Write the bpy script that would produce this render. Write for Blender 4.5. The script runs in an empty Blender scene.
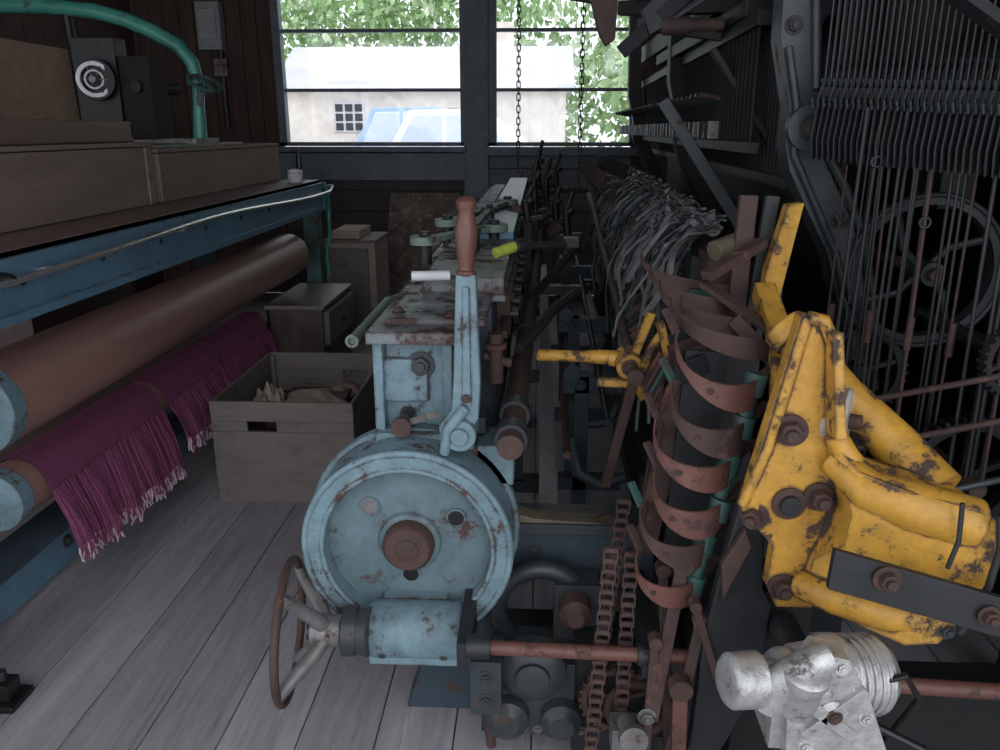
import bpy, bmesh, math, random
from mathutils import Vector, Matrix, Euler
random.seed(7)
R=random.uniform
scene=bpy.context.scene
# ---------------------------------------------------------------- materials
def M(name,col,col2=None,chip=None,chip_amt=0.0,chip_scale=9,rough=.6,metal=0.0,scale=6,stretch=(1,1,1),bump=.25,spec=.4,edge=0,grime=.35):
    m=bpy.data.materials.new(name); m.use_nodes=True
    nt=m.node_tree; N=nt.nodes; L=nt.links
    b=N['Principled BSDF']; b.inputs['Roughness'].default_value=rough; b.inputs['Metallic'].default_value=metal
    b.inputs['Specular IOR Level'].default_value=spec
    tc=N.new('ShaderNodeTexCoord'); mp=N.new('ShaderNodeMapping'); mp.inputs['Scale'].default_value=stretch
    L.new(tc.outputs['Object'],mp.inputs['Vector'])
    n1=N.new('ShaderNodeTexNoise'); n1.inputs['Scale'].default_value=scale; n1.inputs['Detail'].default_value=6; n1.inputs['Roughness'].default_value=.65
    L.new(mp.outputs['Vector'],n1.inputs['Vector'])
    r1=N.new('ShaderNodeValToRGB'); r1.color_ramp.elements[0].position=.3; r1.color_ramp.elements[1].position=.7
    L.new(n1.outputs['Fac'],r1.inputs['Fac'])
    mx=N.new('ShaderNodeMix'); mx.data_type='RGBA'
    if col2 is None: col2=tuple(c*.6 for c in col)
    mx.inputs[6].default_value=(*col,1); mx.inputs[7].default_value=(*col2,1)
    L.new(r1.outputs['Color'],mx.inputs[0])
    out=mx.outputs[2]
    if grime:
        n4=N.new('ShaderNodeTexNoise'); n4.inputs['Scale'].default_value=scale*3.3; n4.inputs['Detail'].default_value=9; n4.inputs['Roughness'].default_value=.8
        L.new(mp.outputs['Vector'],n4.inputs['Vector'])
        mr=N.new('ShaderNodeMapRange'); mr.inputs['From Min'].default_value=.42; mr.inputs['From Max'].default_value=.68; mr.inputs['To Min'].default_value=0; mr.inputs['To Max'].default_value=grime
        L.new(n4.outputs['Fac'],mr.inputs['Value'])
        m4=N.new('ShaderNodeMix'); m4.data_type='RGBA'; L.new(mr.outputs['Result'],m4.inputs[0]); L.new(out,m4.inputs[6])
        m4.inputs[7].default_value=(col[0]*.3+.015,col[1]*.3+.012,col[2]*.3+.010,1); out=m4.outputs[2]
    if chip:
        n2=N.new('ShaderNodeTexNoise'); n2.inputs['Scale'].default_value=chip_scale; n2.inputs['Detail'].default_value=10; n2.inputs['Roughness'].default_value=.75
        L.new(mp.outputs['Vector'],n2.inputs['Vector'])
        r2=N.new('ShaderNodeValToRGB'); p=.72-chip_amt*.4
        r2.color_ramp.elements[0].position=p; r2.color_ramp.elements[1].position=p+.06
        src=n2.outputs['Fac']
        if edge:
            bv=N.new('ShaderNodeBevel'); bv.samples=4; bv.inputs['Radius'].default_value=.010
            ge=N.new('ShaderNodeNewGeometry'); dt=N.new('ShaderNodeVectorMath'); dt.operation='DOT_PRODUCT'
            L.new(bv.outputs[0],dt.inputs[0]); L.new(ge.outputs['Normal'],dt.inputs[1])
            er=N.new('ShaderNodeMapRange'); er.inputs['From Min'].default_value=1; er.inputs['From Max'].default_value=.80; er.inputs['To Min'].default_value=0; er.inputs['To Max'].default_value=edge
            L.new(dt.outputs['Value'],er.inputs['Value'])
            ad=N.new('ShaderNodeMath'); ad.operation='ADD'; L.new(src,ad.inputs[0]); L.new(er.outputs['Result'],ad.inputs[1]); src=ad.outputs[0]
        L.new(src,r2.inputs['Fac'])
        m2=N.new('ShaderNodeMix'); m2.data_type='RGBA'
        L.new(r2.outputs['Color'],m2.inputs[0]); L.new(out,m2.inputs[6]); m2.inputs[7].default_value=(*chip,1)
        out=m2.outputs[2]
        n3=N.new('ShaderNodeMapRange'); n3.inputs['To Min'].default_value=rough; n3.inputs['To Max'].default_value=.85
        L.new(r2.outputs['Color'],n3.inputs['Value']); L.new(n3.outputs['Result'],b.inputs['Roughness'])
    L.new(out,b.inputs['Base Color'])
    if bump:
        bp=N.new('ShaderNodeBump'); bp.inputs['Strength'].default_value=bump; bp.inputs['Distance'].default_value=.01
        L.new(n1.outputs['Fac'],bp.inputs['Height']); L.new(bp.outputs['Normal'],b.inputs['Normal'])
    return m
RUSTC=(.062,.036,.03)
blue=M('paint_lightblue',(.175,.275,.315),(.115,.185,.215),RUSTC,.40,14,rough=.5,scale=6,edge=.14,grime=.65)
bluetop=M('paint_blue_worn',(.17,.205,.22),(.10,.095,.095),RUSTC,.54,9,rough=.40,scale=6,edge=.12,grime=.6)
dblue=M('paint_midblue',(.12,.225,.31),(.085,.165,.23),(.05,.04,.04),.25,10,rough=.36,scale=4,edge=.1)
blade=M('paint_darkblue',(.04,.065,.085),(.025,.038,.048),RUSTC,.4,12,rough=.5)
rust=M('rust_brown',(.08,.043,.036),(.04,.025,.022),(.12,.062,.045),.35,18,rough=.7,scale=14,bump=.5)
rustred=M('rust_red',(.16,.068,.052),(.088,.038,.03),(.05,.03,.027),.45,16,rough=.5,scale=10,bump=.4,edge=.05)
rustpole=M('rust_roller',(.30,.165,.14),(.22,.12,.105),(.33,.21,.185),.25,6,rough=.42,scale=3,stretch=(2,.4,2),bump=.1,grime=.2)
iron=M('dark_iron',(.022,.025,.028),(.012,.014,.016),(.04,.025,.02),.35,10,rough=.5,scale=8)
ironblk=M('black_iron',(.010,.011,.012),(.006,.006,.007),(.025,.017,.014),.3,9,rough=.5)
irong=M('greygreen_iron',(.042,.052,.056),(.023,.029,.033),(.05,.033,.027),.38,12,rough=.4,scale=8)
steel=M('worn_steel',(.24,.235,.235),(.12,.11,.105),RUSTC,.4,14,rough=.45,metal=.4,scale=15)
chrome=M('polished_steel',(.65,.66,.68),(.5,.5,.52),rough=.25,metal=.8,bump=.05,grime=0)
silver=M('cast_aluminium',(.56,.56,.55),(.33,.33,.32),(.13,.12,.11),.36,22,rough=.38,metal=.5,scale=22,bump=.5)
yellow=M('paint_yellow',(.60,.325,.045),(.42,.215,.032),(.062,.04,.03),.44,13,rough=.42,scale=7,edge=.17,grime=.6)
green=M('paint_green',(.06,.27,.205),(.035,.17,.135),(.05,.04,.03),.3,10,rough=.35)
teal=M('paint_teal',(.035,.10,.09),(.025,.065,.06),RUSTC,.45,16,rough=.5)
mint=M('paint_mint',(.20,.27,.23),(.13,.17,.15),RUSTC,.45,16,rough=.5)
handle_w=M('handle_wood',(.16,.07,.052),(.095,.042,.032),rough=.4,scale=12,stretch=(4,4,1))
lime=M('lime_plastic',(.40,.48,.07),(.32,.39,.05),rough=.45)
white=M('white_plastic',(.70,.71,.73),(.55,.55,.57),rough=.5)
crate_w=M('crate_board',(.165,.145,.132),(.125,.108,.098),(.07,.06,.055),.3,5,rough=.7,scale=5,stretch=(1,1,2.5),bump=.1)
box_w=M('box_wood',(.24,.18,.152),(.175,.13,.108),(.12,.085,.07),.25,5,rough=.7,scale=4,stretch=(2,.5,3),bump=.1)
cab_w=M('cabinet_wood',(.10,.065,.056),(.06,.04,.036),rough=.6,scale=5,stretch=(4,1,1))
card=M('cardboard',(.38,.27,.2),(.32,.22,.16),rough=.9)
slab_w=M('slab_brown',(.19,.125,.112),(.13,.085,.077),(.22,.165,.15),.25,5,rough=.45,scale=3,stretch=(3,.4,1),bump=.1)
wall_w=M('wall_boards',(.10,.065,.05),(.055,.036,.03),rough=.85,scale=4,stretch=(5,5,.5))
wall_d=M('wall_dark',(.085,.083,.085),(.055,.054,.056),rough=.85,scale=4)
wall_bl=M('wall_bluegrey',(.19,.21,.225),(.13,.145,.155),rough=.8,scale=4,stretch=(.5,1,4))
frame_m=M('window_frame_paint',(.17,.205,.23),(.10,.12,.14),rough=.5)
ceil_m=M('ceiling_boards',(.05,.04,.035),(.03,.025,.02),rough=.9)
cloth_m=M('burgundy_knit',(.25,.075,.15),(.145,.04,.088),rough=.95,scale=30,stretch=(1,9,.4),bump=.6,spec=.1)
fringe_m=M('fringe_thread',(.60,.50,.50),(.42,.25,.33),rough=.9)
rag_m=M('grey_yarn',(.16,.162,.165),(.06,.062,.064),rough=.95,scale=16)
ragb=M('cream_cloth',(.46,.39,.31),(.3,.25,.2),rough=.95)
marble=M('marbled_board',(.10,.06,.04),(.26,.22,.19),(.32,.29,.26),.45,14,rough=.6,scale=12)
olive=M('olive_rail',(.15,.13,.085),(.09,.08,.055),RUSTC,.4,10,rough=.5)
black=M('black_enamel',(.012,.012,.013),(.008,.008,.008),rough=.3)
dullwhite=M('pulley_enamel',(.50,.48,.44),(.36,.34,.31),(.12,.08,.05),.35,16,rough=.4)
palew=M('pale_plank',(.34,.33,.34),(.22,.21,.22),(.12,.1,.1),.3,8,rough=.6,stretch=(2,.4,2))
# ---------------------------------------------------------------- builder
class B:
    def __init__(s,name,bevel=.0,parent=None):
        s.name=name; s.v=[]; s.f=[]; s.m=[]; s.mats=[]; s.bevel=bevel; s.parent=parent
    def mi(s,m):
        if m not in s.mats: s.mats.append(m)
        return s.mats.index(m)
    def add(s,vs,fs,m):
        o=len(s.v); s.v+= [tuple(v) for v in vs]; k=s.mi(m)
        for f in fs: s.f.append([i+o for i in f]); s.m.append(k)
    def box(s,lo,hi,m,rot=None):
        lo=Vector(lo); hi=Vector(hi); c=(lo+hi)/2; h=(hi-lo)/2
        vs=[Vector((x*h.x,y*h.y,z*h.z)) for x in(-1,1) for y in(-1,1) for z in(-1,1)]
        if rot: 
            E=Euler([math.radians(a) for a in rot]).to_matrix(); vs=[E@v for v in vs]
        s.add([v+c for v in vs],[(0,1,3,2),(4,6,7,5),(0,4,5,1),(2,3,7,6),(0,2,6,4),(1,5,7,3)],m)
    def frame(s,d,up=None):
        d=Vector(d).normalized(); u=Vector(up) if up else (Vector((0,0,1)) if abs(d.z)<.9 else Vector((0,1,0)))
        a=u.cross(d).normalized(); b=d.cross(a).normalized(); return d,a,b
    def bar(s,p0,p1,w,t,m,up=None):
        p0=Vector(p0);p1=Vector(p1); d,a,b=s.frame(p1-p0,up)
        vs=[]
        for p in(p0,p1):
            for x,y in((-1,-1),(1,-1),(1,1),(-1,1)): vs.append(p+a*x*w/2+b*y*t/2)
        s.add(vs,[(0,3,2,1),(4,5,6,7),(0,1,5,4),(1,2,6,5),(2,3,7,6),(3,0,4,7)],m)
    def cyl(s,p0,p1,r,m,r1=None,n=24,ph=0):
        p0=Vector(p0);p1=Vector(p1); L=(p1-p0).length
        s.lathe(p0,p1-p0,[(0,r),(L,r if r1 is None else r1)],m,n,ph)
    def lathe(s,p,axis,prof,m,n=28,ph=0):
        p=Vector(p); d,a,b=s.frame(axis); vs=[];fs=[]
        for h,r in prof:
            for i in range(n):
                t=2*math.pi*i/n+ph; vs.append(p+d*h+a*math.cos(t)*r+b*math.sin(t)*r)
        k=len(prof)
        for j in range(k-1):
            for i in range(n): fs.append((j*n+i,j*n+(i+1)%n,(j+1)*n+(i+1)%n,(j+1)*n+i))
        fs.append(tuple(reversed(range(n)))); fs.append(tuple((k-1)*n+i for i in range(n)))
        s.add(vs,fs,m)
    def pipe(s,pts,r,m,n=12,closed=False,flat=None):
        P=[Vector(p) for p in pts]; k=len(P); vs=[];fs=[]
        d0=(P[1]-P[0]).normalized(); _,a,b=s.frame(d0)
        for i in range(k):
            if closed: d=(P[(i+1)%k]-P[i-1]).normalized()
            elif i==0: d=d0
            elif i==k-1: d=(P[-1]-P[-2]).normalized()
            else: d=(P[i+1]-P[i-1]).normalized()
            a=(a-d*a.dot(d)).normalized(); b=d.cross(a)
            rr=r[i] if isinstance(r,(list,tuple)) else r
            for j in range(n):
                t=2*math.pi*j/n; vs.append(P[i]+a*math.cos(t)*rr+b*math.sin(t)*rr*(flat or 1))
        for i in range(k if closed else k-1):
            q=(i+1)%k
            for j in range(n): fs.append((i*n+j,i*n+(j+1)%n,q*n+(j+1)%n,q*n+j))
        if not closed: fs.append(tuple(reversed(range(n)))); fs.append(tuple((k-1)*n+j for j in range(n)))
        s.add(vs,fs,m)
    def ring(s,c,axis,Rr,r,m,N=40,n=10,a0=0,a1=360):
        c=Vector(c); d,a,b=s.frame(axis)
        full=(a1-a0)>=360; cnt=N if full else N+1
        pts=[c+a*math.cos(math.radians(a0+(a1-a0)*i/N))*Rr+b*math.sin(math.radians(a0+(a1-a0)*i/N))*Rr for i in range(cnt)]
        s.pipe(pts,r,m,n,closed=full)
    def prism(s,pts,ext,m):
        P=[Vector(p) for p in pts]; e=Vector(ext); k=len(P)
        vs=P+[p+e for p in P]
        fs=[tuple(range(k)),tuple(reversed(range(k,2*k)))]+[(i,i+k,(i+1)%k+k,(i+1)%k) for i in range(k)]
        s.add(vs,fs,m)
    def xz(s,pts,y,dy,m): s.prism([(x,y,z) for x,z in pts],(0,dy,0),m)
    def annulus(s,c,axis,ro,ri,th,m,n=48):
        c=Vector(c); d,a,b=s.frame(axis); vs=[];fs=[]
        for h,r in((0,ri),(0,ro),(th,ro),(th,ri)):
            for i in range(n):
                t=2*math.pi*i/n; vs.append(c+d*h+a*math.cos(t)*r+b*math.sin(t)*r)
        for j in range(4):
            q=(j+1)%4
            for i in range(n): fs.append((j*n+i,j*n+(i+1)%n,q*n+(i+1)%n,q*n+i))
        s.add(vs,fs,m)
    def bolt(s,p,axis,r,m,h=None):
        p=Vector(p); d=Vector(axis).normalized(); h=h or r*.9
        s.cyl(p,p+d*h*.25,r*1.45,m,n=20); s.cyl(p+d*h*.25,p+d*h,r,m,n=6,ph=R(0,1)); s.cyl(p+d*h,p+d*h*1.4,r*.55,m,n=12)
    def gear(s,c,axis,r,teeth,th,m,spokes=5,hub=.2):
        c=Vector(c); d,a,b=s.frame(axis)
        s.annulus(c,axis,r,r*.84,th,m,40)
        for i in range(teeth):
            t=2*math.pi*i/teeth; q=c+d*th/2+(a*math.cos(t)+b*math.sin(t))*r
            s.bar(q-(a*math.cos(t)+b*math.sin(t))*.002,q+(a*math.cos(t)+b*math.sin(t))*r*.08,r*2.6/teeth,th,m,up=d)
        for i in range(spokes):
            t=2*math.pi*i/spokes+.3; w=a*math.cos(t)+b*math.sin(t)
            s.bar(c+d*th/2,c+d*th/2+w*r*.88,r*.11,th*.6,m,up=d)
        s.cyl(c-d*th*.3,c+d*th*1.5,r*hub,m)
    def done(s):
        me=bpy.data.meshes.new(s.name); V=[Vector(v) for v in s.v]
        lo=Vector([min(v[i] for v in V) for i in range(3)]); hi=Vector([max(v[i] for v in V) for i in range(3)])
        c=(lo+hi)/2
        me.from_pydata([v-c for v in V],[],s.f)
        for m in s.mats: me.materials.append(m)
        for p,k in zip(me.polygons,s.m): p.material_index=k; p.use_smooth=True
        bm=bmesh.new(); bm.from_mesh(me); bmesh.ops.recalc_face_normals(bm,faces=bm.faces); bm.to_mesh(me); bm.free()
        me.set_sharp_from_angle(angle=math.radians(38))
        o=bpy.data.objects.new(s.name,me); scene.collection.objects.link(o); o.location=c
        if s.bevel:
            bv=o.modifiers.new('bevel','BEVEL'); bv.width=s.bevel; bv.segments=2; bv.limit_method='ANGLE'; bv.angle_limit=math.radians(50); bv.harden_normals=True
        if s.parent: o.parent=s.parent
        return o
def empty(name):
    e=bpy.data.objects.new(name,None); e.empty_display_size=.2; scene.collection.objects.link(e); return e

# ---------------------------------------------------------------- room shell
WY=7.5; XL=-3.6; XR=2.4; CZ=3.1
f=B('floor',.003)
fm=M('floor_boards',(.40,.385,.41),(.29,.275,.295),(.50,.49,.51),.25,3.5,rough=.55,scale=3,stretch=(5,.4,5),bump=.12,grime=.5)
fm2=M('floor_boards_b',(.35,.335,.355),(.25,.235,.25),(.17,.155,.16),.30,4,rough=.55,scale=4,stretch=(5,.35,5),bump=.12,grime=.55)
x=XL; k=0
while x<XR:
    w=.2; y=-1.5-R(0,2)
    while y<WY:
        l=R(3,5); y1=min(y+l,WY)
        f.box((x+.001,max(y,-1.5)+.002,-.04),(min(x+w,XR)-.002,y1-.002,0),random.choice([fm,fm2])); y+=l
    x+=w
f.box((XL,-1.5,-.1),(XR,WY,-.045),wall_d)
f.done()
c=B('ceiling'); c.box((XL,-.3,CZ),(XR,WY+.12,CZ+.08),ceil_m)
for i in range(8): c.box((XL,.4+i*.95,CZ-.14),(XR,.5+i*.95,CZ),ceil_m)
c.done()
wx0,wxa,wxb,wx1=-2.36,-.68,-.46,.82; wz0,wz1=1.36,2.85
w=B('wall_back',.003)
n=9
for i in range(n):
    a=XL+(wx0-XL)*i/n; w.box((a,WY,0),(a+(wx0-XL)/n-.006,WY+.1,CZ),wall_w)
w.box((XL,WY+.05,0),(wx0,WY+.12,CZ),wall_d); w.box((wx1,WY+.05,0),(XR,WY+.12,CZ),wall_d); w.box((wx0,WY+.05,0),(wx1,WY+.12,wz0-.01),wall_d)
w.box((wx0,WY+.01,wz1),(wx1,WY+.1,CZ),wall_w)
w.box((wxa,WY+.005,0),(wxb,WY+.1,CZ),wall_bl)
for a,b_,mm in((wx0,wxa,wall_d),(wxb,wx1,wall_bl)):
    z=0
    for i in range(7):
        w.box((a,WY+.01,z),(b_,WY+.1,z+wz0/7-.008),mm); z+=wz0/7
for i in range(9):
    a=wx1+(XR-wx1)*i/9; w.box((a,WY,0),(a+(XR-wx1)/9-.006,WY+.1,CZ),wall_w)
w.done()
w=B('wall_left'); w.box((XL-.12,1.9,0),(XL-.06,WY,CZ),wall_d)
for i in range(24):
    a=1.9+i*(WY-1.9)/24; w.box((XL-.1,a,0),(XL,a+(WY-1.9)/24-.008,CZ),wall_w)
w.box((XL-.12,WY-.02,0),(XL+.03,WY+.1,CZ),wall_w)
w.done()
w=B('wall_right'); w.box((XR+.06,-.3,0),(XR+.12,WY,CZ),wall_d)
for i in range(34):
    a=-.3+i*(WY+.3)/34; w.box((XR,a,0),(XR+.1,a+(WY+.3)/34-.008,CZ),wall_w)
w.done()
glass=bpy.data.materials.new('window_glass'); glass.use_nodes=True
nt=glass.node_tree; nt.nodes.clear(); o_=nt.nodes.new('ShaderNodeOutputMaterial'); mx=nt.nodes.new('ShaderNodeMixShader'); tr=nt.nodes.new('ShaderNodeBsdfTransparent'); gl=nt.nodes.new('ShaderNodeBsdfGlossy')
gl.inputs['Roughness'].default_value=.05; mx.inputs[0].default_value=.05
nt.links.new(tr.outputs[0],mx.inputs[1]); nt.links.new(gl.outputs[0],mx.inputs[2]); nt.links.new(mx.outputs[0],o_.inputs[0])
for nm,a,b_ in(('window_1',wx0,wxa),('window_2',wxb,wx1)):
    w=B(nm,.003)
    w.box((a,WY-.03,wz0),(a+.07,WY+.07,wz1),frame_m); w.box((b_-.03,WY-.03,wz0),(b_,WY+.07,wz1),frame_m)
    w.box((a,WY-.03,wz0),(b_,WY+.07,wz0+.035),frame_m); w.box((a,WY-.03,wz1-.05),(b_,WY+.07,wz1),frame_m)
    for z in(1.84,2.33): w.box((a+.05,WY-.01,z-.014),(b_-.02,WY+.05,z+.014),frame_m)
    w.box((a+.06,WY+.02,wz0+.03),(b_-.025,WY+.024,wz1-.04),glass)
    w.done()
t=B('trim_1',.004); t.box((wx0-.05,WY-.12,wz0-.05),(wxa+.02,WY,wz0-.005),frame_m); t.box((wxb-.02,WY-.09,wz0-.08),(wx1+.05,WY,wz0-.005),frame_m)
t.box((wx0-.02,WY-.05,wz0-.30),(wxa,WY+.01,wz0-.06),frame_m)
t.box((wxa,WY-.06,.9),(wxb,WY+.005,2.9),frame_m); t.box((wxb,WY-.04,.95),(wx1,WY,.99),wall_w); t.done()

# ---------------------------------------------------------------- outside
gm=M('gravel_yard',(.62,.62,.59),(.5,.5,.48),rough=.95,scale=3)
g=B('ground'); g.box((-40,WY+.2,-.15),(40,70,0),gm); g.done()
stone=M('stone_wall',(.82,.77,.70),(.62,.57,.51),rough=.9,scale=3,grime=.15); slate=M('slate_roof',(.62,.63,.635),(.50,.51,.52),rough=.8,scale=2,stretch=(.4,1,3),grime=.15)
bl=B('stone_building',.01)
bl.box((-6.2,20,0),(.6,24,2.45),stone)
bl.prism([(-6.4,19.7,2.4),(-6.4,24.3,2.4),(-6.4,22,3.55)],(7.2,0,0),slate)
bl.box((-4.95,19.95,1.45),(-4.2,20.05,2.15),white)
for i in range(3):
    for j in range(3): bl.box((-4.9+i*.235,19.93,1.49+j*.215),(-4.72+i*.235,19.96,1.66+j*.215),irong)
bl.box((-2.2,19.96,0),(-1.4,20.02,2.0),frame_m); bl.box((-1.2,21.8,3.3),(-.7,22.2,4.1),stone)
bl.done()
def car(name,x,y,paint,h=1.5):
    c=B(name,.03)
    prof=[(0,.35),(0,.85),(.35,1.0),(.9,1.05),(1.35,h-.03),(2.6,h),(3.5,1.15),(3.9,1.0),(4.0,.4)]
    c.xz([(x+a,z) for a,z in prof],y,1.7,paint)
    c.xz([(x+a,z) for a,z in[(1.05,1.07),(1.42,h-.1),(2.5,h-.08),(3.2,1.12)]],y-.01,1.72,cglass)
    c.box((x+1.9,y-.02,1.05),(x+1.98,y+1.72,h-.06),paint)
    for a in(.8,3.2):
        for q in(y-.04,y+1.54): c.cyl((x+a,q,.32),(x+a,q+.2,.32),.32,black); c.cyl((x+a,q-.01,.32),(x+a,q+.21,.32),.18,steel)
    c.box((x-.03,y+.2,.7),(x+.05,y+.5,.85),white); c.done()
cglass=M('car_glass',(.55,.64,.74),(.62,.7,.78),rough=.15,bump=0,grime=0)
car('car',-4.7,16.6,M('car_blue',(.36,.50,.78),(.34,.47,.74),rough=.3,bump=0,grime=0),1.95)
car('car',-3.55,14.0,M('car_white',(.85,.87,.9),(.8,.82,.85),rough=.3,bump=0,grime=0),1.85)
leaf=M('leaves',(.28,.46,.19),(.44,.60,.32),(.66,.76,.56),.45,1.2,rough=.8,scale=.8,bump=0,grime=.2)
bark=M('bark',(.14,.10,.07),rough=.9)
tp=[(-11,27,3.2),(-7.5,30,3.5),(-4,29.5,3.6),(0,30,3.8),(3.8,28.5,3.4),(7,25,3.0),(-14,22,3.4),(4.0,21,2.2),(11,28,3.5)]
for tx,ty,tr_ in tp:
    t=B('tree'); t.cyl((tx,ty,-.05),(tx,ty,3.5),.22,bark,r1=.12,n=10)
    for i in range(5):
        an=R(0,6.28); t.pipe([(tx,ty,2.2),(tx+math.cos(an)*.8,ty+math.sin(an)*.8,3.3),(tx+math.cos(an)*1.6,ty+math.sin(an)*1.6,4.2)],[.1,.06,.02],bark,6)
    blobs=[(Vector((tx+R(-1,1)*tr_*.6,ty+R(-1,1)*tr_*.5,R(1.4,6.5))),tr_*R(.4,.65)) for _ in range(13)]
    for bc,br in blobs:
        for i in range(200):
            d=Vector((random.gauss(0,1),random.gauss(0,1),random.gauss(0,1))).normalized()*br*R(.6,1.05)
            p=bc+d; E=Euler((R(0,6),R(0,6),R(0,6))).to_matrix(); s_=R(.10,.22)
            if p.z<.3: continue
            t.add([p+E@Vector(q)*s_ for q in((-1,0,0),(0,-.6,0),(1,0,.2),(0,.6,0))],[(0,1,2,3)],leaf)
    t.done()

# ---------------------------------------------------------------- centre knitting machine
KM=empty('knitting_machine')
b=B('bed_end_box',.005,KM)
X0,X1=-.37,-.19
b.box((X0,1.72,.80),(X0+.022,2.08,1.05),blue); b.box((X1-.022,1.72,.80),(X1,2.08,1.05),blue)
b.box((X0,1.755,.82),(X1,1.79,1.05),blue); b.box((X0-.01,1.70,1.045),(X1+.02,2.10,1.072),bluetop)
b.box((X0,1.70,.80),(X1,1.76,.835),blue)
b.box((X0+.02,1.74,.90),(X1-.06,1.76,1.0),blue)
b.bolt((-.265,1.75,.985),(0,-1,0),.022,irong); b.cyl((-.30,1.76,.865),(-.30,1.66,.865),.016,irong); b.cyl((-.3,1.67,.865),(-.3,1.655,.865),.023,rust)
b.bar((-.31,1.72,.85),(-.22,1.62,.91),.03,.015,steel)
b.box((X0+.02,1.78,1.070),(X1+.07,2.35,1.085),bluetop)
b.box((X0+.06,2.1,1.08),(X1+.1,2.9,1.125),bluetop)
b.bolt((-.2,1.8,1.085),(0,0,1),.012,rust); b.bolt((-.33,1.85,1.085),(0,0,1),.012,rust)
b.done()
b=B('bed_beam',.006,KM)
b.box((-.36,2.05,.86),(-.12,6.45,1.06),blade); b.box((-.375,2.1,1.06),(-.085,6.45,1.078),bluetop)
b.box((-.22,2.9,1.078),(-.09,6.3,1.15),dblue); b.box((-.34,3.4,1.078),(-.26,6.3,1.10),blue)
for i in range(12): b.bolt((-.30,2.5+i*.34,1.078),(0,0,1),.013,rust)
for i in range(22):
    y=2.3+i*.19; b.box((-.12,y,.92),(-.08,y+.03,1.04),rust); b.cyl((-.08,y+.015,.98),(-.055,y+.015,.98),.012,irong,n=10)
b.box((-.10,2.1,.96),(-.08,6.3,.98),rust)
for (x,y,z) in((-.105,1.96,.95),(-.10,2.5,.97)):
    b.cyl((x,y,z-.07),(x,y,z+.06),.020,rust); b.cyl((x,y,z+.02),(x,y,z+.035),.028,rustred); b.cyl((x-.03,y,z),(x+.04,y,z-.02),.012,rust)
for y in(4.0,6.1):
    b.box((-.32,y,.0),(-.14,y+.12,.86),blade); b.box((-.42,y-.05,0),(-.02,y+.17,.05),blade)
b.done()
b=B('front_leg_casting',.006,KM)
b.xz([(-.30,0),(-.34,.0),(-.32,.06),(-.30,.12),(-.35,.80),(-.37,.84),(-.12,.84),(-.10,.45),(-.05,.12),(-.02,.0)],1.80,.10,blade)
b.box((-.34,1.78,.40),(-.12,1.86,.80),blade); b.box((-.14,1.72,.70),(-.05,1.85,.80),blue)
b.done()
# drum wheel
b=B('drum_wheel',.004,KM)
C=Vector((-.287,1.60,.592))
web=M('web_blue_grey',(.135,.20,.225),(.085,.13,.145),RUSTC,.42,11,rough=.40,grime=.6)
b.annulus(C,(0,1,0),.238,.190,.15,blue,64)
b.ring(C+Vector((0,.004,0)),(0,1,0),.234,.008,blue,64)
b.ring(C+Vector((0,.002,0)),(0,1,0),.195,.006,blue,64)
b.annulus(C+Vector((0,.12,0)),(0,1,0),.252,.19,.03,blue,64)
b.cyl(C+Vector((0,.045,0)),C+Vector((0,.07,0)),.196,web,n=64)
b.lathe(C+Vector((0,.045,0)),(0,-1,0),[(0,.075),(.01,.07),(.014,.05)],web,40)
b.lathe(C+Vector((0,.04,0)),(0,-1,0),[(0,.060),(.03,.058),(.042,.050),(.043,.02)],rust,36)
b.lathe(C+Vector((0,0,0)),(0,-1,0),[(0,.028),(.006,.026),(.009,.016)],rust,24)
for ax,az,mm in((-.09,.085,steel),(.108,.062,black),(.0,-.085,black)):
    b.annulus(C+Vector((ax,.043,az)),(0,-1,0),.024,.018,.004,web,24); b.cyl(C+Vector((ax,.044,az)),C+Vector((ax,.0405,az)),.019,mm,n=24)
b.cyl(C+Vector((0,.07,0)),C+Vector((0,.24,0)),.05,iron)
b.done()
b=B('control_lever',.004,KM)
b.prism([(-.21,1.63,.845),(-.155,1.63,.845),(-.125,1.63,.90),(-.120,1.63,.98),(-.128,1.63,1.215),(-.170,1.63,1.215),(-.178,1.63,1.0),(-.183,1.63,.92),(-.212,1.63,.88)],(0,.035,0),blue)
b.prism([(-.160,1.625,.90),(-.140,1.625,.93),(-.142,1.625,1.19),(-.156,1.625,1.19)],(0,.01,0),blue)
b.cyl((-.165,1.61,.865),(-.165,1.72,.865),.036,blue); b.cyl((-.165,1.60,.865),(-.165,1.61,.865),.020,blue)
b.pipe([(-.20,1.62,.82),(-.19,1.61,.88),(-.15,1.62,.93)],.012,blue); b.cyl((-.15,1.62,.95),(-.15,1.61,.95),.010,rust,n=12)
b.lathe((-.15,1.647,1.212),(0.02,0,1),[(0,.020),(.008,.022),(.012,.014),(.03,.017),(.06,.022),(.09,.024),(.115,.019),(.128,.016),(.138,.020),(.15,.021),(.158,.014),(.16,.004)],handle_w,24)
b.done()
b=B('base_bracket',.008,KM)
b.lathe((-.375,1.58,.40),(1,0,0),[(0,.06),(.01,.066),(.205,.066),(.215,.06)],blue,32)
b.box((-.37,1.53,.34),(-.17,1.74,.40),blue); b.box((-.35,1.62,.40),(-.2,1.74,.46),blue)
b.bolt((-.20,1.53,.37),(0,-1,0),.010,irong); b.bolt((-.34,1.53,.37),(0,-1,0),.010,irong); b.cyl((-.16,1.6,.40),(-.13,1.6,.40),.045,iron)
b.done()
b=B('rusty_handwheel',0,KM)
hc=Vector((-.545,1.52,.43)); ax=Vector((1,.10,-.05)).normalized()
b.ring(hc,ax,.155,.0095,rust,56,12)
d,a_,b_=b.frame(ax)
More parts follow.
